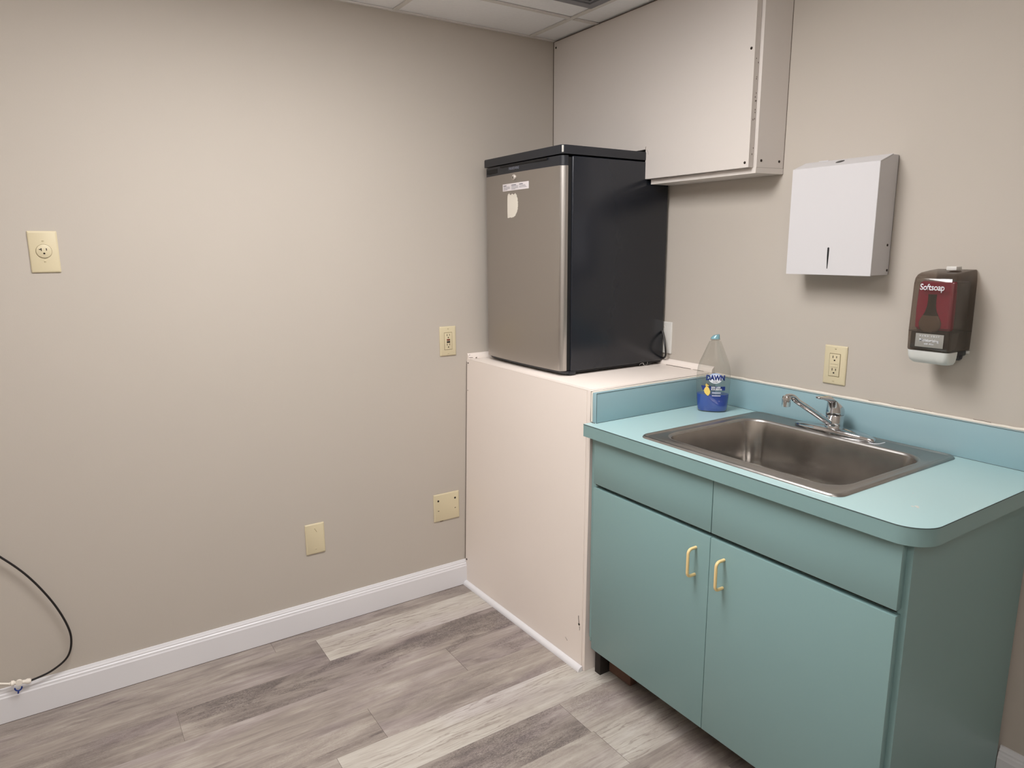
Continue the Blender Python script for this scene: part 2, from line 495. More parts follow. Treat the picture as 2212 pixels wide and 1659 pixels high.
# ---------------------------------------------------------------- boxed-in upper cabinet
UX, UZ = -.127, 1.591
t = thing('boxed_wall_cabinet', 'white boxed-in wall cabinet with screwed panels above the fridge', 'cabinet', (-.06, -.5, UZ))
# front panel with the notch cut for the fridge
bm = B()
out = [(0, H-.002), (0, 1.708), (-.5355, 1.7085), (-.5355, 1.6095), (-.970, 1.6085), (-.970, H-.002)]
out = [(y if y else -.003, z) for y, z in out]
l0 = [(UX, y, z) for y, z in out]; l1 = [(UX+.0205, y, z) for y, z in out]
loft(bm, [l0, l1])
fp = obj('front_panel', bm, WHITE_PANEL, t, sm=False)
for (y, z) in ((-.0165, 2.151), (-.9575, 1.940), (-.956, 1.6225)):
    b = B(); lathe(b, (UX-.0012, y, z), [(.0001, 0), (.0035, .0002), (.0042, .0012), (.0042, .003)], 14, 'x'); obj('screw', b, SCREWMET, fp)
single('wall_gap', CHIPJOINT, t, [(UX-.0004, -.0022, 1.69), (UX-.0004, -.0022, H-.003)], .0012)
single('ceiling_gap', CHIPJOINT, t, [(UX-.0004, -.0022, H-.0022), (UX-.0004, -.970, H-.0022)], .0010)
# saw cut where the notch meets the panel
b = B()
for q in range(3):
    tube(b, [(UX-.0002, -.5345, 1.7085+.001*q), (UX-.0002, -.5355-.0004*q, 1.716+.001*q)], .0006, 6)
tube(b, [(UX-.0002, -.542, 1.706), (UX-.0002, -.547, 1.699), (UX-.0002, -.5485, 1.690)], .0003, 6)
obj('saw_mark', b, CHIPJOINT, fp)
# frame post and side
b = B(); box(b, -.1050, -.085, -.9815, -.9560, 1.608, H-.002, .0008); obj('corner_post', b, WHITE_PANEL, t)
b = B(); loft(b, [[(-.1048, -.9818, z), (-.0015, -.9978, z), (-.0015, -.984, z), (-.086, -.970, z)] for z in (1.6085, H-.002)])
sp_ = obj('side_panel', b, WHITE_PANEL, t, sm=False)
for x, UY in ((-.088, -.9843), (-.018, -.9952)):
    b = B(); lathe(b, (x, UY+.0008, 1.628), [(.0040, 0), (.0040, -.0015), (.0034, -.0022), (.0001, -.0024)], 14, 'y'); obj('screw', b, SCREWMET, sp_)
rr = random.Random(3)
for z, n in ((1.86, 2), (1.825, 1), (1.80, 3), (1.77, 2), (1.745, 2), (1.66, 1), (1.64, 1), (1.905, 2)):
    for k in range(n):
        zz = z + rr.uniform(-.008, .008); xx = -.1145 + rr.uniform(-.004, .006)
        b = B(); box(b, xx-.0012, xx+.0012, -.9703, -.9699, zz-.0014, zz+rr.uniform(.001, .004)); obj('paint_chip', b, CHIPJOINT, t)
b = B(); loft(b, [[(-.1080, -.9825, z), (-.0015, -.9988, z), (-.0015, -.5465, z), (-.1080, -.5465, z)] for z in (UZ+.0008, 1.6078)]); obj('bottom_board', b, WHITE_PANEL, t, sm=False)
b = B(); loft(b, [[(-.1035, -.9815, z), (-.0017, -.9973, z), (-.0017, -.5475, z), (-.1035, -.5475, z)] for z in (1.6078, 1.6086)]); obj('shadow_joint', b, CHIPJOINT, t, sm=False)  # dark slab standing in for the shadow line above the bottom board
b = B(); box(b, -.0014, -.0003, -.9988, -.996, UZ, H-.002); obj('wall_joint', b, CHIPJOINT, t)

# ---------------------------------------------------------------- white fridge stand (boxed platform)
PZ = .948
t = thing('fridge_stand', 'white painted box platform in the corner carrying the small fridge', 'stand', (-.28, -.39, 0))
bm = B()
q0 = [(-.5755, -.0008, .001), (-.5635, -.757, .001), (-.5555, -.757, PZ-.001), (-.5480, -.0008, PZ-.001)]
l1 = [(x+.014, y, z) for x, y, z in q0]
loft(bm, [q0, l1]); bmesh.ops.bevel(bm, geom=bm.edges[:], offset=.001, segments=2, affect='EDGES')
fp = obj('front_panel', bm, STAND, t)
for (y, z, r) in ((-.742, .158, .0042), (-.012, .107, .0045), (-.012, .932, .0030), (-.011, .822, .0016)):
    x = -.5755 + (z/PZ)*(.0275 if y > -.3 else .008) + (0 if y > -.3 else .012)
    b = B(); lathe(b, (x-.0012, y, z), [(.0001, 0), (r*.8, .0002), (r, .0012), (r, .004)], 14, 'x'); obj('screw', b, SCREWMET, fp)
single('wall_gap', CHIPJOINT, t, [(-.5733, -.0020, .108), (-.5488, -.0020, PZ-.012)], .0012)
single('paint_crack', CHIPJOINT, fp, [(-.5632, -.7425, .163), (-.5630, -.7405, .175), (-.5628, -.7395, .188)], .0008)
single('paint_crack', CHIPJOINT, fp, [(-.5634, -.7455, .152), (-.5636, -.7475, .145), (-.5637, -.7460, .139)], .0006)
single('paint_crack', CHIPJOINT, fp, [(-.5640, -.672, .078), (-.5642, -.683, .070)], .0005)
bm = B()
loft(bm, [[(-.5605, -.7575, .001), (-.5605, -.7700, .001), (-.5540, -.7755, PZ-.001), (-.5540, -.7575, PZ-.001)],
          [(-.002, -.7575, .001), (-.002, -.7700, .001), (-.002, -.7755, PZ-.001), (-.002, -.7575, PZ-.001)]])
obj('side_board', bm, STAND, t)
b = B(); box(b, -.5345, -.002, -.757, -.002, PZ-.016, PZ-.0002, .0006); obj('top_board', b, STAND, t)
b = B()
loft(b, [[(-.5478, -.002, z), (-.5553, -.7575, z), (-.5344, -.7575, z), (-.5344, -.002, z)] for z in (PZ-.0009, PZ)])
obj('front_edge', b, STAND, t)
# caulk line between stand and splash
b = B(); tube(b, spline([(-.5535, -.7802, .853), (-.5530, -.7800, .88), (-.5535, -.7802, .91), (-.5525, -.7800, .943)], 4), .0040, 10)
tube(b, [(-.5525, -.7800, .943), (-.3, -.7800, .9440), (-.015, -.7800, .9440)], .0042, 10)
obj('caulk_bead', b, CAULK, t)
b = B(); tube(b, [(-.5556, -.7755, .853), (-.5546, -.7760, .946), (-.3, -.7758, .9480), (-.03, -.7758, .9480)], .0007, 6)
obj('caulk_crack', b, CHIPJOINT, t)
# white trim strips where the stand top meets the walls
def strip(name, a, c, axis):
    bm = B(); pr = [(.0006, 0), (.014, 0), (.013, .010), (.008, .016), (.003, .0205), (.0006, .021)]
    if axis == 'x': loft(bm, [[(a, -d, PZ+z) for d, z in pr], [(c, -d, PZ+z) for d, z in pr]])
    else: loft(bm, [[(-d, a, PZ+z) for d, z in pr], [(-d, c, PZ+z) for d, z in pr]])
    return struct(name, bm, CAULK if 0 else STAND)
s1 = strip('trim_1', -.546, -.0145, 'x')
s2 = strip('trim_2', -.0146, -.775, 'y')
b = B()
tube(b, spline([(-.0145, -.56, .9486), (-.0147, -.62, .9488), (-.0146, -.68, .9486)], 4), .0008, 6)
tube(b, spline([(-.0145, -.69, .9486), (-.0147, -.74, .9488)], 4), .0005, 6)
struct('joint_gap', b, CHIPJOINT, s2)
b = B()
for a_, c_2, r_ in (((-.545, -.0145, .953), (-.528, -.0148, .9525), .0008), ((-.515, -.0148, .950), (-.509, -.0148, .952), .0013), ((-.544, -.0145, .962), (-.541, -.0145, .966), .0007)):
    tube(b, [a_, c_2], r_, 6)
struct('joint_gap', b, CHIPJOINT, s1)
# quarter round at the floor
bm = B()
pr = [(0, 0), (.0165, 0), (.016, .005), (.0135, .010), (.009, .0145), (.004, .0165), (0, .017)]
loft(bm, [[(-.5760-d, -.0150, z+.0002) for d, z in pr], [(-.5642-d, -.7640, z+.0002) for d, z in pr]])
struct('trim_3', bm, TRIM)

# ---------------------------------------------------------------- fridge
FX, FY0, FY1, FZ0, FZ1 = -.489, -.050, -.537, PZ, 1.700
t = thing('mini_fridge', 'compact fridge with steel door and black body on the white stand', 'fridge', (-.25, -.29, PZ))
b = B(); box(b, -.4457, -.012, FY1, FY0, .962, 1.668, .004, 3); obj('body', b, BLACKBODY, t)
b = B()
lo = rrect(FX, -.0115, FY1-.001, FY0+.001, [.003, .012, .012, .003], 1.6725)
loft(b, [lo, [(x, y, 1.676) for x, y, z in lo], [(x, y, 1.696) for x, y, z in lo], [(x*.996-.001, y*.994-.0017, 1.7) for x, y, z in lo]])
obj('top_cover', b, BLACKPL, t)
b = B(); box(b, -.0125, -.0115, FY1+.002, FY0-.002, 1.6, 1.668)
b.free()
b = B(); box(b, -.462, -.4458, FY1+.006, FY0-.006, .966, 1.664); obj('gasket', b, BLACKDEEP, t)
def door_plan(x_off=0.0):
    pts = []
    ya, yb = FY1+.003, FY0-.003
    pts.append((-.4625, yb)); 
    n = 18
    # left rounded corner then bowed front then right rounded corner
    R = .018
    def frontx(y):
        s = (y-(ya+yb)/2)/((yb-ya)/2)
        return FX - .0085*(1-s*s) + .004
    for k in range(7):
        a = math.pi/2*k/6
        yy = yb - R*(1-math.cos(a)) if False else yb - R*(math.sin(a))**1*1.0 if False else yb - R*(1-math.cos(a))
        xx = frontx(yb-R) + R*(1-math.sin(a))
        pts.append((xx, yy))
    for k in range(1, n):
        y = (yb-R) + ((ya+R)-(yb-R))*k/n; pts.append((frontx(y), y))
    for k in range(7):
        a = math.pi/2*(1-k/6)
        pts.append((frontx(ya+R)+R*(1-math.sin(a)), ya+R*(1-math.cos(a))))
    pts.append((-.4625, ya))
    return [(x+x_off, y) for x, y in pts]
dp = door_plan()
b = B(); loft(b, [[(x, y, z) for x, y in dp] for z in (.966, 1.637)])
bmesh.ops.bevel(b, geom=[e for e in b.edges if abs(e.verts[0].co.z-e.verts[1].co.z) < 1e-6 and e.is_manifold], offset=.001, segments=1, affect='EDGES')
door = obj('door', b, DOORSTEEL, t, ang=30)
b = B(); loft(b, [[(x+.0008, y*.999, z) for x, y in dp] for z in (1.6372, 1.668)])
dt = obj('door_top_rail', b, BLACKPL, door, ang=30)
dt['label'] = 'black plastic grip rail along the top of the door'
# grip recess and badge on the rail
b = B(); box(b, -.4905, -.4885, -.150, -.078, 1.646, 1.661); obj('grip_recess', b, BLACKDEEP, door)
b = B(); box(b, -.4945, -.4925, -.46, -.175, 1.6605, 1.667); obj('grip_shadow_gap', b, BLACKDEEP, door)
def on_fridge(y0, z0, dx=0.0):
    def f(u, v, w_):
        y = y0-u; s = (y-(FY1+FY0)/2)/((FY0-FY1)/2-.003)
        return (FX-.0085*(1-s*s)+.004-dx-w_, y, z0+v)
    return f
b = put(text_bm('FRIGIDAIRE', .0125, .0004, sx=1.05), on_fridge(-.262, 1.6515, -.0004), .0006)
obj('badge_lettering', b, GREYPR, door, sm=False)
b = B()
fx_, _, _ = on_fridge(-.2665, 0)(0, 0, 0)
lathe(b, (fx_-.005, -.2665, 1.621), [(.0001, -.0016), (.006, -.0015), (.0085, 0), (.0095, .0012), (.0095, .006)], 24, 'x'); obj('lock', b, LOCKM, door)
b = B(); lathe(b, (fx_-.0072, -.2665, 1.621), [(.0025, 0), (.0025, .002)], 12, 'x'); box(b, fx_-.0073, fx_-.0060, -.2690, -.2664, 1.6150, 1.6185); obj('keyhole', b, BLACKDEEP, door)
# the small printed notice sticker
b = B(); box(b, -.083, .083, -.0122, .0122, 0, .0003)
bmesh.ops.subdivide_edges(b, edges=[e for e in b.edges if abs(e.verts[0].co.x-e.verts[1].co.x) > .1], cuts=8)
st = obj('notice_sticker', put(b, on_fridge(-.272, 1.5895, .0002)), STICKER, door)
b = B()
rr = random.Random(5)
for c0, hw in ((-.077, .020), (-.024, .030), (.026, .022)):
    box(b, c0, c0+hw, .0045, .0072, 0, .0002)
for c0, zt in ((-.077, .001), (-.024, .001), (.026, .001)):
    for k in range(4 if c0 < 0 else 3):
        ln = rr.uniform(.036, .045) if k < 3 else .026
        box(b, c0, c0+ln, zt-k*.0032, zt-k*.0032+.0010, 0, .0002)
obj('fine_print', put(b, on_fridge(-.272, 1.5895, .0006)), GREYPR, door, sm=False)
# the torn paper remnant
edge = []
rr = random.Random(11)
base = [(-.034, .034), (-.030, .041), (-.022, .043), (-.015, .037), (-.006, .040), (.006, .039), (.018, .041), (.024, .035), (.030, .026), (.033, .012), (.034, .0), (.033, -.012), (.030, -.021), (.024, -.028), (.018, -.034), (.008, -.040), (-.008, -.042), (-.020, -.041), (-.034, -.042), (-.035, -.020), (-.035, .010)]
for i, (u, v) in enumerate(base):
    u2, v2 = base[(i+1) % len(base)]
    for k in range(4 if 4 < i < 17 else 2):
        f = k/4 if 4 < i < 17 else k/2
        j = .0016 if 1 < i < 17 else .0003
        edge.append((u+(u2-u)*f+rr.uniform(-j, j), v+(v2-v)*f+rr.uniform(-j, j)))
b = poly_bm(edge); bmesh.ops.triangulate(b, faces=b.faces[:])
obj('torn_paper_patch', put(b, on_fridge(-.2555, 1.525, .0003), .0003), TORN, door, sm=False)
# kick plate, feet, hinge
b = B(); k_ = [(x+.006, y) for x, y in dp]
loft(b, [[(x+.012, y, .9535) for x, y in k_], [(x+.002, y, .9640) for x, y in k_]]); obj('kick_plate', b, BLACKPL, t)
b = B(); box(b, -.440, -.014, FY1+.010, FY0-.01, .954, .9619); obj('underside', b, BLACKDEEP, t)
for x, y in ((-.435, FY1+.022), (-.435, FY0-.022), (-.05, FY1+.03), (-.05, FY0-.03)):
    b = B(); lathe(b, (x, y, PZ+.0002), [(.012, 0), (.013, .002), (.011, .008), (.008, .0135)], 16); obj('foot', b, BLACKPL, t)
b = B(); box(b, -.452, -.425, FY1-.0008, FY1+.02, .951, .964, .002); obj('hinge_bracket', b, BLACKPL, t)
b = B()
tube(b, spline([(-.128, FY1+.003, .951), (-.122, FY1+.003, .958), (-.108, FY1+.003, .960), (-.104, FY1+.003, .953), (-.096, FY1+.003, .9505), (-.088, FY1+.003, .953), (-.086, FY1+.003, .961)], 5), .0012, 8)
obj('drain_wire', b, CHROME, t)
b = B(); box(b, -.115, -.062, FY1+.006, FY1+.05, .9505, .962, .003); obj('compressor_bracket', b, BLACKDEEP, t)
b = B(); tube(b, spline([(-.013, -.52, 1.09), (-.020, -.545, 1.060), (-.027, -.562, 1.025), (-.028, -.5675, .998), (-.022, -.561, .982), (-.014, -.545, .972), (-.009, -.52, .972)], 6), .0036, 10)
obj('power_cord', b, RUBBER, t)
b = B(); box(b, FX-.0012, FX+.004, FY1-.0022, FY1+.0025, 1.676, 1.697, .001); obj('corner_chip', b, WHITEPL, t)

# ---------------------------------------------------------------- base cabinet
CF = -.5735; FR = -.5550; CY0, CY1 = -.7865, -1.7525; ZT = .8135
t = thing('sink_cabinet', 'teal laminate sink cabinet with two doors and cream handles', 'cabinet', (-.28, -1.275, 0))
b = B()
box(b, FR, -.016, CY1, CY1+.018, .10, ZT); box(b, -.42, -.016, CY1, CY1+.018, 0, .10)
bmesh.ops.remove_doubles(b, verts=b.verts[:], dist=1e-6)
obj('end_panel', b, TEAL, t)
b = B(); box(b, FR+.0005, -.016, CY0-.016, CY0, .134, ZT); box(b, FR+.002, -.02, CY0-.006, CY0, .12, ZT); obj('side_panel', b, TEAL, t)
b = B()
box(b, FR, FR+.018, CY0-.034, CY0-.0002, .135, ZT); box(b, FR, FR+.018, CY1+.0185, CY1+.045, .100, ZT)
box(b, FR, FR+.018, CY1+.045, CY0-.034, ZT-.04, ZT); box(b, FR, FR+.018, CY1+.045, CY0-.034, .64, .685); box(b, FR, FR+.018, -1.2945, -1.2545, .13, .64)
box(b, FR, FR+.018, CY1+.045, CY0-.034, .130, .165)
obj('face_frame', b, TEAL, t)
b = B(); box(b, -.530, -.510, -.7860, -.7785, .13, .81); obj('gap_shade_strip', b, BLACKDEEP, t)  # black strip added to paint the gap beside the stand dark
b = B(); box(b, FR+.02, -.02, CY1+.019, CY0-.017, .130, .145); obj('floor_panel', b, DARKVOID, t)
b = B(); box(b, -.400, -.385, CY1+.019, -.84, 0, .129); obj('toe_kick', b, DARKVOID, t)
b = B(); box(b, -.500, -.470, -.925, -.825, .012, .129); obj('wood_block', b, RAWWOOD, t)
b = B(); box(b, -.530, -.10, -.8145, -.7885, 0, .10); obj('plinth_side', b, DARKVOID, t)
g = .0011
MY = -1.2745
for (y1, y0, nm) in ((-.8175, MY+g, 'drawer_front'), (MY-g, -1.7405, 'drawer_front')):
    b = B(); box(b, CF, FR-.0004, y0, y1, .6690, .8105, .0009)
    d = obj(nm, b, TEAL, t)
for (y1, y0, hy) in ((-.8175, MY+g*.7, -1.2290), (MY-g*.7, -1.7405, -1.3200)):
    b = B(); box(b, CF, FR-.0004, y0, y1, .1140, .6565, .0009)
    d = obj('door', b, TEAL, t)
    zt_, zb_ = .6135, .5385
    R = .012; P = .029
    pts = [(CF+.002, hy, zt_), (CF-P+R, hy, zt_)]
    for k in range(1, 6):
        a = math.pi/2*k/5; pts.append((CF-P+R-R*math.sin(a), hy, zt_-R*(1-math.cos(a))))
    for k in range(0, 6):
        a = math.pi/2*k/5; pts.append((CF-P+R*(1-math.cos(a)), hy, zb_+R-R*math.sin(a)))
    pts.append((CF+.002, hy, zb_))
    b = B(); tube(b, pts, .0040, 12); obj('handle', b, HANDLE, d)
b = B(); box(b, CF+.003, FR, CY1+.012, CY0-.018, .8107, .8136); obj('top_gap_shade', b, DARKVOID, t)  # solid dark strip painting the shade under the counter overhang
b = B(); box(b, FR-.0004, FR-.0001, CY1+.02, CY0-.02, .6575, .6685); obj('finger_gap_shade', b, DARKVOID, t)  # dark sheet on the frame for the shade between drawers and doors

# ---------------------------------------------------------------- countertop with splashes
CT, CTH = .852, .0382
X0, X1, Y0, Y1 = -.5903, -.0005, -1.786, -.785
SX0, SX1, SY0, SY1 = -.556, -.033, -1.591, -.985         # sink outline
t = thing('countertop', 'teal laminate countertop with low splashes around the sink', 'countertop', (-.3, -1.28, CT-CTH))
outer = [(X1, Y1), (X0, Y1)]
R = .062
for k in range(13):
    a = math.pi + math.pi/2*k/12
    outer.append((X0+R+R*math.cos(a), Y0+R+R*math.sin(a)))
outer.append((X1, Y0))
hole = [(x, y) for x, y, z in rrect(SX0+.014, SX1-.012, SY0+.014, SY1-.014, .03, 0, 5)]
def inset(pts, d):
    out_ = []
    for i, (x, y) in enumerate(pts):
        a = pts[max(i-1, 0)]; c = pts[min(i+1, len(pts)-1)]
        tx, ty = c[0]-a[0], c[1]-a[1]; l = math.hypot(tx, ty)
        out_.append((x-ty/l*d, y+tx/l*d))
    return out_
def slab(outer, hole, z0, z1):
    bm = B()
    def lp(pts):
        vs = [bm.verts.new((x, y, z1)) for x, y in pts]
        return [bm.edges.new((vs[i], vs[(i+1) % len(vs)])) for i in range(len(vs))]
    es = lp(outer)+lp(hole)
    r = bmesh.ops.triangle_fill(bm, use_beauty=True, use_dissolve=False, edges=es)
    r = bmesh.ops.extrude_face_region(bm, geom=bm.faces[:])
    for g_ in r['geom']:
        if isinstance(g_, bmesh.types.BMVert): g_.co.z = z0
    return bm
obj('top', slab(outer, hole, CT-.0012, CT), TEAL_LITTOP, t, ang=30)
obj('substrate', slab(inset(outer, .004), hole, CT-.014, CT-.0013), DARKVOID, t)
# edge band: follows the outline, full thickness
edge_pts = outer[1:]
bm = B()
ep = inset(edge_pts, -.0)
ei = inset(edge_pts, .018)
loops = []
for (x, y), (xi, yi) in zip(ep, ei):
    loops.append([(x, y, CT-.0014), (x, y, CT-CTH), (xi, yi, CT-CTH), (xi, yi, CT-.0014)])
loft(bm, loops)
obj('edge_band', bm, TEAL, t, ang=30)
bm = B()
tube(bm, [(x-.0001, y, CT-.0010) for x, y in edge_pts], .0009, 6); obj('edge_seam', bm, SEAM, t)
SH = .0925
b = B(); box(b, -.0270, -.0125, Y0, Y1-.0195, CT+.0001, CT+SH, .0005); obj('back_splash', b, TEAL_LITSP, t)
b = B(); box(b, -.5560, -.0130, Y1-.0190, Y1-.0005, CT+.0001, CT+SH, .0008); obj('side_splash', b, TEAL_LITSP, t)
b = B()
tube(b, [(-.0271, Y0, CT+SH), (-.0271, Y1-.02, CT+SH)], .0006, 6)
tube(b, [(-.5560, Y1-.0191, CT+SH), (-.028, Y1-.0191, CT+SH)], .0006, 6)
tube(b, [(-.5561, Y1-.0191, CT+.0005), (-.5561, Y1-.0191, CT+SH)], .0006, 6)
tube(b, [(-.5560, Y1-.0194, CT+.0004), (-.028, Y1-.0194, CT+.0004)], .0004, 6)
tube(b, [(-.0274, Y0, CT+.0004), (-.0274, Y1-.02, CT+.0004)], .0004, 6)
obj('splash_seam', b, SEAM, t)
# wavering caulk line between splash and wall
rr = random.Random(2)
pts = []; rs = []
y = Y1-.002
while y > Y0:
    pts.append((-.0052+rr.uniform(-.0008, .0008), y, CT+SH+.0005+rr.uniform(-.0006, .0008))); rs.append(.0044+rr.uniform(-.0006, .0008)); y -= .022
b = B(); tube(b, pts, .006, 10, rs=rs); obj('caulk_bead', b, CAULK, t)
for y0_, y1_ in ((-1.33, -1.42), (-1.455, -1.50), (-1.60, -1.64)):
    single('caulk_crack', CHIPJOINT, t, [(-.0050, y0_, CT+SH+.0048), (-.0048, (y0_+y1_)/2, CT+SH+.0052), (-.0050, y1_, CT+SH+.0047)], .0007)
# stand-side caulk dots at the counter corner
for (x, y) in ((-.5585, -.7868), (-.5600, -.7905), (-.5600, -.7945), (-.5590, -.7990)):
    b = B(); box(b, x-.0012, x+.001, y-.0015, y+.0015, CT, CT+.0012); obj('grime_speck', b, CHIPJOINT, t)
b = B(); lathe(b, (-.577, -.7835, .829), [(.0001, .0038), (.005, .003), (.0075, .001), (.008, -.0005), (.008, -.0012)], 18, 'y'); obj('edge_bolt', b, SCREWMET, t)
# small pale nicks on the laminate
for (x, y, s) in ((-.463, -1.705, .0045), (-.468, -1.710, .003), (-.470, -1.700, .003), (-.39, -1.66, .0012), (-.573, -1.19, .0015), (-.552, -1.39, .0012)):
    b = B(); lathe(b, (x, y, CT), [(s, 0), (s, .0002)], 7); obj('pale_nick', b, WHITEPL, t)

# ---------------------------------------------------------------- sink
t = thing('kitchen_sink', 'single bowl stainless steel drop-in sink set in the teal counter', 'sink', ((SX0+SX1)/2, (SY0+SY1)/2, CT))
BX0, BX1, BY0, BY1 = -.505, -.118, -1.553, -1.028
def L_(dx0, dx1, dy0, dy1, r, z): return rrect(dx0, dx1, dy0, dy1, r, z, 8)
def O(d, z, r=.030): return L_(SX0+d, SX1-d, SY0+d, SY1-d, max(r-d, .006), z)
def Bw(d, z, r=.060, xf=1.0): return L_(BX0+d, BX1-d, BY0+d, BY1-d, r, z)
bm = B()
rim = [O(0, CT+.0003), O(.0008, CT+.0025), O(.004, CT+.0055), O(.008, CT+.0062), O(.0115, CT+.0050), O(.014, CT+.0034), O(.018, CT+.0032)]
loft(bm, rim+[Bw(-.0115, CT+.0030, .070), Bw(-.0085, CT+.0042, .068), Bw(-.005, CT+.0040, .065), Bw(-.002, CT+.0020, .062), Bw(0, CT-.002, .060)], False, False)
obj('rim', bm, STEELRIM, t, ang=60)
bm = B()
D = .165
walls = [Bw(0, CT-.0019, .060), Bw(.004, CT-.03, .060), Bw(.009, CT-.08, .060), Bw(.013, CT-D+.045, .060)]
for k in range(1, 9):
    a = math.pi/2*k/8; rr_ = .040
    walls.append(Bw(.013+rr_*(1-math.cos(a)), CT-D+.045-.045*math.sin(a)+.0, .060-.012*k/8))
walls.append(Bw(.10, CT-D-.002, .040)); 
cxs, cys = (BX0+BX1)/2, (BY0+BY1)/2
n = len(walls[0])
def rcirc(r, z):
    out_ = []
    for (x, y, _) in walls[0]:
        a = math.atan2(y-cys, x-cxs); out_.append((cxs+r*math.cos(a), cys+r*math.sin(a), z))
    return out_
walls += [rcirc(.06, CT-D-.004), rcirc(.045, CT-D-.006), rcirc(.042, CT-D-.010)]
loft(bm, walls, False, True)
sink_bowl = obj('bowl', bm, STEEL, t, ang=70)
b = B(); lathe(b, (cxs, cys, CT-D-.0098), [(.041, 0), (.041, .0015), (.034, .003), (.026, .001), (.012, .001), (.006, .006), (.0001, .0065)], 24); obj('drain_strainer', b, CHROME, t)
single('limescale', WHITEPR, t, spline([(-.098, -1.30, CT+.0034), (-.099, -1.325, CT+.0036), (-.101, -1.35, CT+.0034)], 4), .0014)
single('limescale', WHITEPR, t, spline([(-.098, -1.395, CT+.0034), (-.096, -1.405, CT+.0034), (-.085, -1.415, CT+.0034), (-.060, -1.416, CT+.0034)], 4), .0012)

# ---------------------------------------------------------------- faucet
FXc, FYc, FZc = -.080, -1.279, CT+.0034
t = thing('faucet', 'chrome single lever faucet on the back ledge of the sink', 'faucet', (FXc, FYc, FZc))
bm = B()
def boat(sc, z, n=32):
    out_ = []
    for k in range(n):
        a = 2*math.pi*k/n
        v = math.sin(a); u = math.cos(a)
        L2 = .122*sc; W2 = (.030 - .010*abs(v)**2)*(1-(1-sc)*2.0)
        out_.append((FXc+W2*math.copysign(abs(u)**.75, u), FYc+L2*math.copysign(abs(v)**.80, v), FZc+(z-FZc)*(1-.45*v*v)))
    return out_
loft(bm, [boat(1, FZc+.0002), boat(1, FZc+.004), boat(.99, FZc+.0125), boat(.975, FZc+.0150), boat(.945, FZc+.0168), boat(.90, FZc+.0174), boat(.6, FZc+.0182)])
obj('base_plate', bm, CHROME, t, ang=50)
b = B(); lathe(b, (FXc, FYc, FZc+.015), [(.0262, 0), (.0250, .004), (.0245, .010), (.0245, .038), (.0238, .0395)], 32); obj('body', b, CHROME, t)
b = B(); lathe(b, (FXc, FYc, FZc+.0545), [(.0232, 0), (.0232, .0012)], 32); obj('ring_groove', b, BLACKDEEP, t)
# handle: a dome whose sections slide forward (towards -x) into a lever
dirv = Vector((-1, .12, 0)).normalized(); side = Vector((-dirv.y, dirv.x, 0))
bm = B()
secs = [  # (forward shift, half length, half width, z, tilt of section)
    (0, .0248, .0248, .0560, 0), (0, .0250, .0250, .0600, 0), (0, .0248, .0248, .0640, 0), (.000, .0240, .0235, .0720, .1), (.002, .0232, .0215, .0800, .25),
    (.006, .0220, .0190, .0870, .45), (.012, .0195, .0165, .0925, .70), (.021, .0150, .0140, .0975, .98), (.031, .0105, .0120, .1010, 1.2), (.043, .0070, .0108, .1040, 1.35),
    (.056, .0050, .0105, .1066, 1.45), (.066, .0045, .0110, .1085, 1.5), (.073, .0038, .0095, .1095, 1.5), (.077, .0020, .0050, .1100, 1.5)]
loops = []
for f, hl, hw, z, tl in secs:
    c = Vector((FXc, FYc, FZc+z)) + dirv*f
    ax = dirv*math.cos(tl) + Vector((0, 0, 1))*math.sin(tl)
    ax = dirv*math.cos(tl) - Vector((0, 0, -1))*math.sin(tl)
    loops.append([c + ax*(-hl*math.cos(a)) + side*(hw*math.sin(a)) for a in [2*math.pi*k/24 for k in range(24)]])
loft(bm, loops)
obj('lever_handle', bm, CHROME, t, ang=60)
# spout
s0 = Vector((FXc-.018, FYc+.003, FZc+.030)); s1 = Vector((-.268, -1.2650, .9800))
dd = (s1-s0)
pts = [s0, s0+dd*.08, s0+dd*.3, s0+dd*.6, s0+dd*.85, s0+dd*.94+Vector((0, 0, .003)), s0+dd*1.0+Vector((0, 0, .0025))]
tip = Vector((-.283, -1.2640, .9835))
pts.append(tip)
pts2 = spline(pts, 4)
bm = B()
loops = []
for i, p in enumerate(pts2):
    f = i/(len(pts2)-1)
    tdir = (pts2[min(i+1, len(pts2)-1)]-pts2[max(i-1, 0)]).normalized()
    sd_ = tdir.cross(Vector((0, 0, 1))).normalized(); un = sd_.cross(tdir).normalized()
    wv, hv = .0115-.0035*f, .0085-.0025*f
    loops.append([p + sd_*wv*math.copysign(abs(math.cos(a))**.7, math.cos(a)) + un*hv*math.copysign(abs(math.sin(a))**.7, math.sin(a)) for a in [2*math.pi*k/16 for k in range(16)]])
loft(bm, loops)
sp_o = obj('spout', bm, CHROME, t, ang=50)
b = B(); lathe(b, (tip.x-.003, tip.y+.0005, .9560), [(.0090, 0), (.0108, .0006), (.0112, .012), (.0112, .0150), (.0104, .0155), (.0104, .0160), (.0114, .0166), (.0114, .0240), (.0095, .0290), (.005, .0305), (.0001, .031)], 28); obj('aerator', b, CHROME, sp_o)

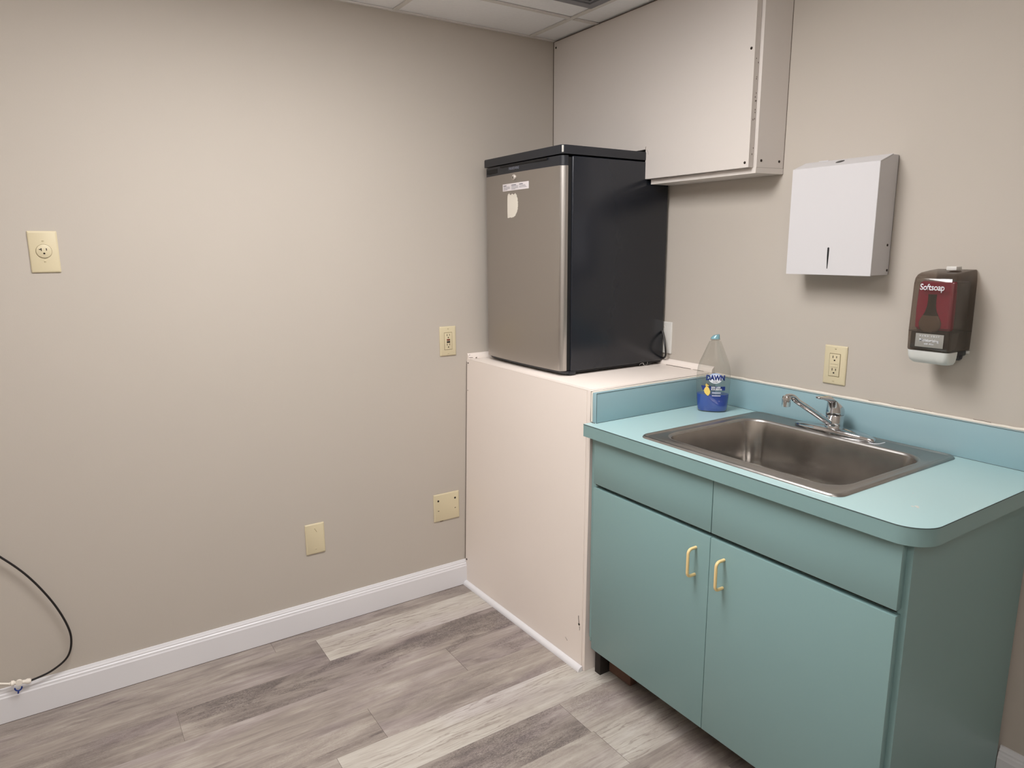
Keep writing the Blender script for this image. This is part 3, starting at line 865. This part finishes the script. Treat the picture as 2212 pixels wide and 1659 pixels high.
# ---------------------------------------------------------------- dish soap bottle
BC = Vector((-.135, -.886, CT)); BANG = math.atan2(-2.3803+.886, -1.897+.135)
bf = Vector((math.cos(BANG), math.sin(BANG), 0)); br = Vector((-bf.y, bf.x, 0))   # front, and the right hand as seen from the front
def bpt(u, v, z): return BC + br*u + bf*v + Vector((0, 0, z))
prof_b = [(0.0, .0440, .026), (.003, .0465, .028), (.02, .0485, .029), (.045, .0505, .0298), (.060, .0515, .030), (.09, .0528, .030), (.12, .0530, .030), (.145, .0500, .029), (.165, .0440, .0275), (.180, .0375, .025), (.195, .0315, .022), (.210, .0255, .019), (.222, .0205, .0165), (.228, .0180, .0155)]
def bw(z):
    for (z0, w0, d0), (z1, w1, d1) in zip(prof_b[:-1], prof_b[1:]):
        if z0 <= z <= z1:
            f = (z-z0)/(z1-z0); return w0+(w1-w0)*f, d0+(d1-d0)*f
    return prof_b[-1][1:]
def bell(z, w, d, n=36):
    out_ = []
    for k in range(n):
        a = 2*math.pi*k/n; out_.append(bpt(w*math.copysign(abs(math.cos(a))**.9, math.cos(a)), d*math.copysign(abs(math.sin(a))**.9, math.sin(a)), z))
    return out_
t = thing('dish_soap_bottle', 'clear dish soap bottle with blue liquid standing beside the sink', 'bottle', tuple(BC))
bm = B()
def wv_(z, w): # waist indent on the right side
    return w
bl = [bell(z+.0003, w, d) for z, w, d in prof_b]
bl += [bell(.2283, .0135, .0125), bell(.2300, .0125, .0122), bell(.2325, .0122, .0120)]
loft(bm, bl, True, True)
obj('bottle_shell', bm, CLEAR, t, ang=50)
bm = B()
loft(bm, [bell(.0030+.0003, .0435, .025)]+[bell(z, bw(z)[0]-.0012, bw(z)[1]-.0012) for z in (.008, .02, .03, .045, .0575)])
obj('blue_liquid', bm, BLUELIQ, t, ang=50)
bm = B()
loft(bm, [bell(.2328, .0150, .0145), bell(.2345, .0155, .015), bell(.2360, .0150, .0145)])
obj('neck_ring', bm, CLEAR, t)
bm = B()
cap = [bell(.2362, .0140, .0135), bell(.2400, .0138, .0132)]
for f in (0.25, .5, .75, 1.0):
    lp = bell(.2400, .0138-.004*f, .0132-.004*f)
    lp2 = []
    for p in lp:
        u = (Vector(p)-BC).dot(br); lp2.append(Vector(p)+br*.0025*f+Vector((0, 0, f*(.0085+u*.25))))
    cap.append(lp2)
loft(bm, cap)
obj('cap', bm, CAPM, t, ang=50)
def on_bottle(u0, z0, eps=.0006):
    def f(u, v, w_):
        uu = u0+u; z = z0+v; hw, hd = bw(z)
        s = min(.98, abs(uu)/hw)
        return bpt(uu, hd*(1-s**2.2)**(1/2.2)+eps+w_, z)
    return f
def ell(rx, ry, n=36): return [(rx*math.cos(2*math.pi*k/n), ry*math.sin(2*math.pi*k/n)) for k in range(n)]
def label_poly(name, pts, fn, m, sub=True):
    b = poly_bm(pts); bmesh.ops.triangulate(b, faces=b.faces[:])
    if sub: bmesh.ops.subdivide_edges(b, edges=b.edges[:], cuts=6)
    return obj(name, put(b, fn, .0002), m, t, sm=False)
label_poly('blue_halo', ell(.0215, .0165), on_bottle(.0065, .1125, .0004), PALEBLUE)
label_poly('white_oval', ell(.0205, .0150), on_bottle(.0065, .1105, .0009), WHITEPR)
b = put(text_bm('DAWN', .0225, .0011, sx=.82, spacing=.95), on_bottle(.0065, .1135, .0014), .0003); obj('brand_lettering', b, BLUEPR, t, sm=False)
b = put(text_bm('ULTRA', .0050, .0001), on_bottle(.0065, .1005, .0014), .0002); obj('small_lettering', b, GREYPR, t, sm=False)
label_poly('blue_banner', [(-.038, .0075), (.037, .0062), (.0365, -.0062), (-.033, -.0065)], on_bottle(.0010, .0795, .0011), BLUEPR)
b = put(text_bm('50% LESS', .0075, .0003, align='LEFT'), on_bottle(-.0055, .0823, .0013), .0002); obj('banner_lettering', b, WHITEPR, t, sm=False)
b = put(text_bm('SCRUBBING', .0062, .0003, align='LEFT'), on_bottle(-.0055, .0760, .0013), .0002); obj('banner_lettering', b, WHITEPR, t, sm=False)
b = B()
for z, l in ((.0660, .027), (.0632, .027), (.0555, .027)):
    if z < .06:
        for k in range(8): box(b, k*.0034, k*.0034+.0026, z-.0637-.0013, z-.0637+.0016, 0, .0002)
    else: box(b, 0, l, z-.0637, z-.0637+.0012, 0, .0002)
bmesh.ops.subdivide_edges(b, edges=[e for e in b.edges if e.calc_length() > .01], cuts=4)
obj('small_lettering', put(b, on_bottle(-.002, .0637, .0010)), WHITEPR, t, sm=False)
# the printed duckling picture (body, head, dark stripes)
duck = [(-.004, .014), (.0015, .0125), (.0045, .009), (.0075, .003), (.0095, -.004), (.0080, -.010), (.004, -.0165), (.0005, -.0165), (-.004, -.0125), (-.0085, -.0075), (-.0105, -.001), (-.0095, .005), (-.0065, .010)]
label_poly('duckling_print', duck, on_bottle(-.0170, .0720, .0015), YELLOWPR)
label_poly('duckling_print', [(p[0]*.62, p[1]*.62) for p in [(-.007, -.004), (-.0075, .003), (-.003, .0085), (.004, .0078), (.0085, .003), (.0095, -.003), (.006, -.008), (.0, -.0095)]], on_bottle(-.0185, .0895, .0016), YELLOWPR)
label_poly('duckling_stripe', [(-.003, .0010), (.002, .0032), (.006, -.0010), (.0065, -.0035), (.002, .0004)], on_bottle(-.0185, .0915, .0021), BROWNPR)
label_poly('duckling_stripe', [(-.005, -.0005), (.0005, .0008), (.005, -.0045), (.0042, -.0055), (.0, -.0012)], on_bottle(-.0165, .0868, .0021), BROWNPR)

# ---------------------------------------------------------------- paper towel dispenser
TY0, TY1 = -1.2222-.1273, -1.2222+.1273
t = thing('paper_towel_dispenser', 'white metal paper towel dispenser mounted on the wall above the outlet', 'dispenser', (-.045, -1.2222, 1.2985))
bm = B()
pr = [(-.0015, 1.2995), (-.0860, 1.2995), (-.0860, 1.5885), (-.026, 1.6105), (-.0015, 1.6105)]
loft(bm, [[(x, TY0+.001, z) for x, z in pr], [(x, TY1-.001, z) for x, z in pr]])
bmesh.ops.bevel(bm, geom=bm.edges[:], offset=.0008, segments=2, affect='EDGES')
obj('housing', bm, WHITEMET, t)
bm = B()
pr = [(-.0862, 1.2980), (-.0886, 1.2980), (-.0886, 1.5905), (-.0300, 1.6122), (-.0292, 1.6102), (-.0862, 1.5890)]
loft(bm, [[(x, TY0, z) for x, z in pr], [(x, TY1, z) for x, z in pr]])
bmesh.ops.bevel(bm, geom=bm.edges[:], offset=.0005, segments=2, affect='EDGES')
cov = obj('front_cover', bm, WHITEMET, t)
b = B()
sl = [(-.0028, .028), (0, .0300), (.0028, .028), (.0026, .005), (.0018, -.012), (.0010, -.0285), (-.0010, -.0285), (-.0018, -.012), (-.0026, .005)]
b = poly_bm(sl); obj('level_slot', put(b, lambda u, v, w_: (-.0888-w_, -1.2240-u, 1.3440+v), .0002), BLACKDEEP, cov, sm=False)
b = B(); lathe(b, (-.052, -1.215, 1.6035), [(.012, -.004), (.012, .0004), (.010, .0012), (.0001, .0014)], 24); 
for v in b.verts: v.co.z += (v.co.x+.052)*.36
obj('lock', b, BLACKPL, cov)
b = B(); box(b, -.030, -.0017, -1.165, -1.135, 1.6108, 1.6140, .001); obj('top_tab', b, WHITEMET, t)
for (x, z) in ((-.018, 1.3785), (-.0095, 1.3120)):
    b = B(); lathe(b, (x, TY0+.0006, z), [(.0034, .001), (.0034, -.0006), (.0001, -.0008)], 14, 'y'); obj('rivet', b, SCREWMET, t)
b = B(); box(b, -.070, -.018, TY0+.02, TY1-.02, 1.2984, 1.2994); obj('outlet_slot', b, BLACKDEEP, t)
b = B(); box(b, -.0014, -.0002, TY0+.0015, TY1-.004, 1.3005, 1.6090); obj('back_shade_sheet', b, BLACKPL, t)  # black sheet put in for the shadow line between housing and wall

# ---------------------------------------------------------------- soap dispenser
t = thing('soap_dispenser', 'smoked plastic soap dispenser with crimson refill and pale push lever on wall', 'dispenser', (-.055, -1.522, 1.085))
SYc = -1.521
def sd_loop(x0, x1, hy, z, rf=.010): return rrect(x0, x1, SYc-hy, SYc+hy, [.003, rf, rf, .003], z, 5)
bm = B()
secs = [(1.1215, -.1085, .0500), (1.125, -.1100, .0505), (1.17, -.1115, .0510), (1.285, -.1100, .0500), (1.298, -.1075, .0492), (1.306, -.100, .0480), (1.3105, -.088, .0465), (1.3150, -.050, .0450)]
loops = []
for z, x0, hy in secs:
    # top slopes up towards the wall
    lp = sd_loop(x0, -.0015, hy, z)
    if z > 1.30:
        k = (z-1.30)*.5
        lp = [(x, y, z+(x-x0)*.07*min(1, (z-1.30)/.01)) for x, y, _ in lp]
    loops.append(lp)
loft(bm, loops)
shell = obj('smoked_cover', bm, SMOKE, t, ang=40)
# refill bag inside
bm = B()
loft(bm, [sd_loop(x0, -.080, hy, z, .010) for z, x0, hy in ((1.172, -.094, .040), (1.178, -.099, .043), (1.22, -.100, .0435), (1.265, -.099, .0425), (1.287, -.096, .041), (1.291, -.088, .038))])
obj('refill_bag', bm, REDBAG, t)
b = B(); box(b, -.0795, -.012, SYc-.042, SYc+.042, 1.172, 1.290, .006); obj('bag_box', b, BAGDARK, t)
b = B(); box(b, -.103, -.012, SYc-.046, SYc+.046, 1.1230, 1.1680, .004); obj('pump_block', b, DARKSMOKE, t)
# dark neck and rounded cup seen through the cover
bm = B()
cup = [(1.1650, .004), (1.1670, .014), (1.1720, .0205), (1.1800, .0255), (1.1900, .0265), (1.2000, .0230), (1.2080, .0185)]
nk = [(1.2082, .0182), (1.2180, .0135), (1.2300, .0105), (1.2450, .0095), (1.2600, .0100)]
def half(r, z, n=20): return [(-.1000-.0065*math.sin(math.pi*k/(n-1))*min(1, r/.012), SYc+.004+r*math.cos(math.pi*k/(n-1)), z) for k in range(n)]
loft(bm, [half(r, z) for z, r in cup]); obj('sight_cup', bm, BULB2, t, ang=60)
bm = B(); loft(bm, [half(r, z) for z, r in nk]); obj('sight_neck', bm, BULB, t, ang=60)
b = B(); loft(b, [sd_loop(-.1117, -.0012, .05115, z) for z in (1.1677, 1.1686)]); obj('cover_seam', b, DARKSMOKE, t)
b = put(text_bm('Softsoap', .0215, .00035, sx=.80, spacing=.96), lambda u, v, w_: (-.1122-w_, -1.5200-u, 1.2765+v), .0004)
# serifs
sr = B()
for (u, v, l) in ((-.0255, -.0062, .0),):
    pass
sr.free()
obj('brand_lettering', b, WHITEPR, t, sm=False)
b = B(); box(b, -.1128, -.1110, -1.5590, -1.4930, 1.1310, 1.1640, .0004); lb = obj('front_label', b, LABELG, t)
b = put(text_bm('Moisturizing', .0100, .00012, sx=.96, spacing=.98), lambda u, v, w_: (-.1133-w_, -1.5260-u, 1.1480+v), .0002); obj('label_lettering', b, WHITEPR, t, sm=False)
b = put(text_bm('HAND SOAP', .0050, .0001, sx=1.0, spacing=1.9), lambda u, v, w_: (-.1133-w_, -1.5260-u, 1.1585+v), .0002); obj('label_lettering', b, WHITEPR, t, sm=False)
b = put(text_bm('with Aloe', .0058, .0001, shear=.2), lambda u, v, w_: (-.1133-w_, -1.5260-u, 1.1395+v), .0002); obj('label_lettering', b, WHITEPR, t, sm=False)
bm = B()
lv = []
for z, x0, hy in ((1.0865, -.078, .036), (1.0885, -.092, .043), (1.095, -.102, .047), (1.105, -.107, .049), (1.1205, -.1095, .0500)):
    lv.append(sd_loop(x0, -.060, hy, z, .012))
loft(bm, lv); obj('push_lever', bm, LEVER, t, ang=50)
b = B(); box(b, -.0585, -.0040, SYc-.045, SYc+.035, 1.1060, 1.1210, .004); obj('pump_base', b, BLACKPL, t)
b = B(); lathe(b, (-.047, SYc-.038, 1.099), [(.006, 0), (.008, .003), (.008, .010)], 16); lathe(b, (-.028, SYc-.034, 1.096), [(.008, 0), (.012, .004), (.013, .012)], 16); obj('nozzle', b, BLACKPL, t)
b = B(); box(b, -.0080, -.0015, SYc-.052, SYc-.040, 1.112, 1.119, .001); obj('wall_clip', b, WHITEPL, t)
b = B(); box(b, -.062, -.034, SYc-.026, SYc-.002, 1.3170, 1.3265, .002); obj('release_button', b, WHITEPL, t)

# ---------------------------------------------------------------- wall plates and outlets
def plate_fns(wall):
    if wall == 'left': return lambda c, u, v, w_: (c[0]+u, -w_, c[1]+v)
    return lambda c, u, v, w_: (-w_, c[0]-u, c[1]+v)
def flatbox(b, u0, u1, v0, v1, w0, w1, bev=0):
    box(b, u0, u1, v0, v1, w0, w1, bev)
def place(b, wall, c, rot=0.0):
    f = plate_fns(wall); cr, sr = math.cos(rot), math.sin(rot)
    for v in b.verts:
        u, vv = v.co.x*cr-v.co.y*sr, v.co.x*sr+v.co.y*cr
        v.co = Vector(f(c, u, vv, v.co.z))
    return b
def plate(parent, wall, c, w_, h, m=IVORY, rot=0.0):
    b = B()
    lo = [rrect(-w_/2+d, w_/2-d, -h/2+d, h/2-d, .002, z, 3) for d, z in ((0, .0004), (0, .0030), (.0012, .0046), (.004, .0058))]
    loft(b, lo); return obj('cover_plate', place(b, wall, c, rot), m, parent)
def scr(parent, wall, c, u, v, m=IVORY, r=.0030, rot=0.0):
    b = B(); lathe(b, (u, v, .0058), [(r, -.001), (r, .0006), (r*.8, .0011), (.0001, .0012)], 14)
    box(b, u-r*.8, u+r*.8, v-.0004, v+.0004, .0068, .0072, mi=1)
    return obj('screw', place(b, wall, c, rot), [m, IVORYDK], parent)
def slots(parent, wall, c, v0, sc=1.0, z=.0070, tslot=False, m=SLOT):
    b = B()
    box(b, -.0078*sc, -.0056*sc, v0-.0002, v0+.0085*sc, z-.0006, z)
    box(b, .0056*sc, .0078*sc, v0+.0006, v0+.0080*sc, z-.0006, z)
    if tslot: box(b, -.0125*sc, -.0078*sc, v0+.003, v0+.0052, z-.0006, z)
    lathe(b, (0, v0-.0078*sc, z-.0006), [(.0028*sc, 0), (.0028*sc, .0006)], 14)
    return obj('slot', place(b, wall, c), m, parent)

t = thing('round_outlet', 'ivory single round outlet plate high on the left wall', 'outlet', (-1.8996, 0, 1.3741-.057))
c = (-1.8996, 1.3741)
plate(t, 'left', c, .0699, .1143)
b = B(); lathe(b, (0, .002, .0050), [(.0185, 0), (.0185, .0035), (.0172, .0042), (.0001, .0042)], 32); rc = obj('receptacle', place(b, 'left', c), IVORY, t)
b = B(); lathe(b, (0, .002, .0052), [(.0192, 0), (.0192, .0012)], 32); obj('receptacle_rim', place(b, 'left', c), IVORYDK, t)
slots(rc, 'left', c, .0028, .9, .0097, True)
scr(t, 'left', c, 0, .0300); scr(t, 'left', c, 0, -.0265)

def decora(t, wall, c, btn):
    plate(t, wall, c, .0699, .1143)
    b = B(); box(b, -.0172, .0172, -.0340, .0340, .0040, .0060); obj('receptacle_rim', place(b, wall, c), IVORYDK, t)
    b = B(); box(b, -.0160, .0160, -.0325, .0325, .0050, .0072, .0006); rc = obj('receptacle', place(b, wall, c), IVORY, t)
    slots(rc, wall, c, .0205, .82, .0078); slots(rc, wall, c, -.0165, .82, .0078)
    for v0, m_ in ((.0022, btn[0]), (-.0062, btn[1])):
        b = B(); box(b, -.0070 if btn[2] else -.012, .0070 if btn[2] else .012, v0, v0+.0060, .0070, .0084, .0004); obj('test_button', place(b, wall, c), m_, rc)
    scr(t, wall, c, 0, .0480); scr(t, wall, c, 0, -.0480)
c = (-.6316, 1.0250)
t = thing('safety_outlet', 'ivory outlet with brown buttons beside the white fridge stand', 'outlet', (c[0], 0, c[1]-.057), 'ivory outlets with buttons')
decora(t, 'left', c, (REDBTN, SLOT, True))
c = (-1.2195, 1.0353)
t = thing('safety_outlet', 'ivory outlet with ivory buttons above the faucet', 'outlet', (0, c[0], c[1]-.057), 'ivory outlets with buttons')
decora(t, 'right', c, (IVORY, IVORY, False))
c = (-1.1935, .3469)
t = thing('blank_wall_plate', 'narrow blank ivory plate low on the left wall above the baseboard', 'wall plate', (c[0], 0, c[1]-.057))
plate(t, 'left', c, .0699, .1143); scr(t, 'left', c, .0, .0385); scr(t, 'left', c, 0, -.0385)
b = B(); box(b, -.0006, .0006, -.005, .006, .0056, .0060); obj('scuff', place(b, 'left', (c[0]+.004, c[1]+.030), .5), IVORYDK, t)
c = (-.6554, .3543)
t = thing('double_wall_plate', 'wide square ivory plate with four holes beside the white stand', 'wall plate', (c[0], 0, c[1]-.057))
plate(t, 'left', c, .1150, .1143)
for u, v, r in ((-.038, .030, .0042), (.038, .030, .0042)):
    b = B(); lathe(b, (u, v, .0052), [(r, 0), (r, .0009)], 16); obj('hole', place(b, 'left', c), SLOT, t)
for u, v in ((-.038, -.012), (.038, -.012)):
    b = B(); box(b, u-.0030, u+.0030, v-.0012, v+.0012, .0052, .0061); obj('hole', place(b, 'left', c), SLOT, t)
b = B(); box(b, -.030, -.016, -.0600, -.0573, .0004, .0020); obj('wall_gap', place(b, 'left', c), CHIPJOINT, t)
c = (-.5355, 1.0470)
t = thing('white_wall_plate', 'white wall plate partly hidden behind the fridge', 'wall plate', (0, c[0], c[1]-.057))
plate(t, 'right', c, .0720, .1180, WHITEPL); scr(t, 'right', c, .0, .040, WHITEPL)

# ---------------------------------------------------------------- hose and valve at the lower left
t = thing('water_hose', 'thin black hose joined to a white valve above the left baseboard', 'hose', (-2.08, -.022, .11))
b = B()
tube(b, spline([(-2.55, -.03, .72), (-2.40, -.03, .70), (-2.25, -.026, .650), (-2.1569, -.022, .5777), (-2.1007, -.022, .520), (-2.0438, -.022, .4444), (-1.9943, -.022, .3488), (-1.966, -.022, .2641), (-1.9612, -.022, .2086), (-1.9773, -.022, .1598), (-2.0222, -.022, .1294), (-2.0734, -.022, .1176)], 8), .0030, 12)
obj('black_tube', b, RUBBER, t)
b = B()
tube(b, spline([(-2.60, -.026, .30), (-2.40, -.024, .24), (-2.25, -.022, .180), (-2.1869, -.022, .152), (-2.1461, -.022, .1345), (-2.1250, -.022, .1260)], 6), .0030, 12)
obj('white_tube', b, HOSEW, t)
d = Vector((.0520, 0, -.0090)).normalized()
def P(k): return Vector((-2.1250, -.022, .1260)) + d*k
bm = B()
tube(bm, [P(-.001), P(.002), P(.004), P(.010), P(.013), P(.020), P(.032), P(.038), P(.043), P(.050), P(.053)], .005, 16, rs=[.0036, .0046, .0078, .0082, .0055, .0055, .0055, .0055, .0078, .0072, .0046])
v_ = obj('valve_body', bm, HOSEW, t)
b = B(); lathe(b, (-2.1015, -.0285, .1262), [(.0001, -.006), (.0080, -.0056), (.0086, -.004), (.0086, .002), (.006, .006)], 24, 'y'); obj('valve_knob', b, HOSEW, v_)
b = B()
arc = [(-2.1070-.0085*math.cos(a)*1.0+.002, -.030, .1105-.0095*math.sin(a)) for a in [math.radians(q) for q in range(-10, 200, 15)]]
tube(b, arc, .0021, 8); tube(b, [(-2.1055, -.030, .1015), (-2.1075, -.030, .0925)], .0022, 8)
obj('valve_clip', b, BLUECLIP, v_)
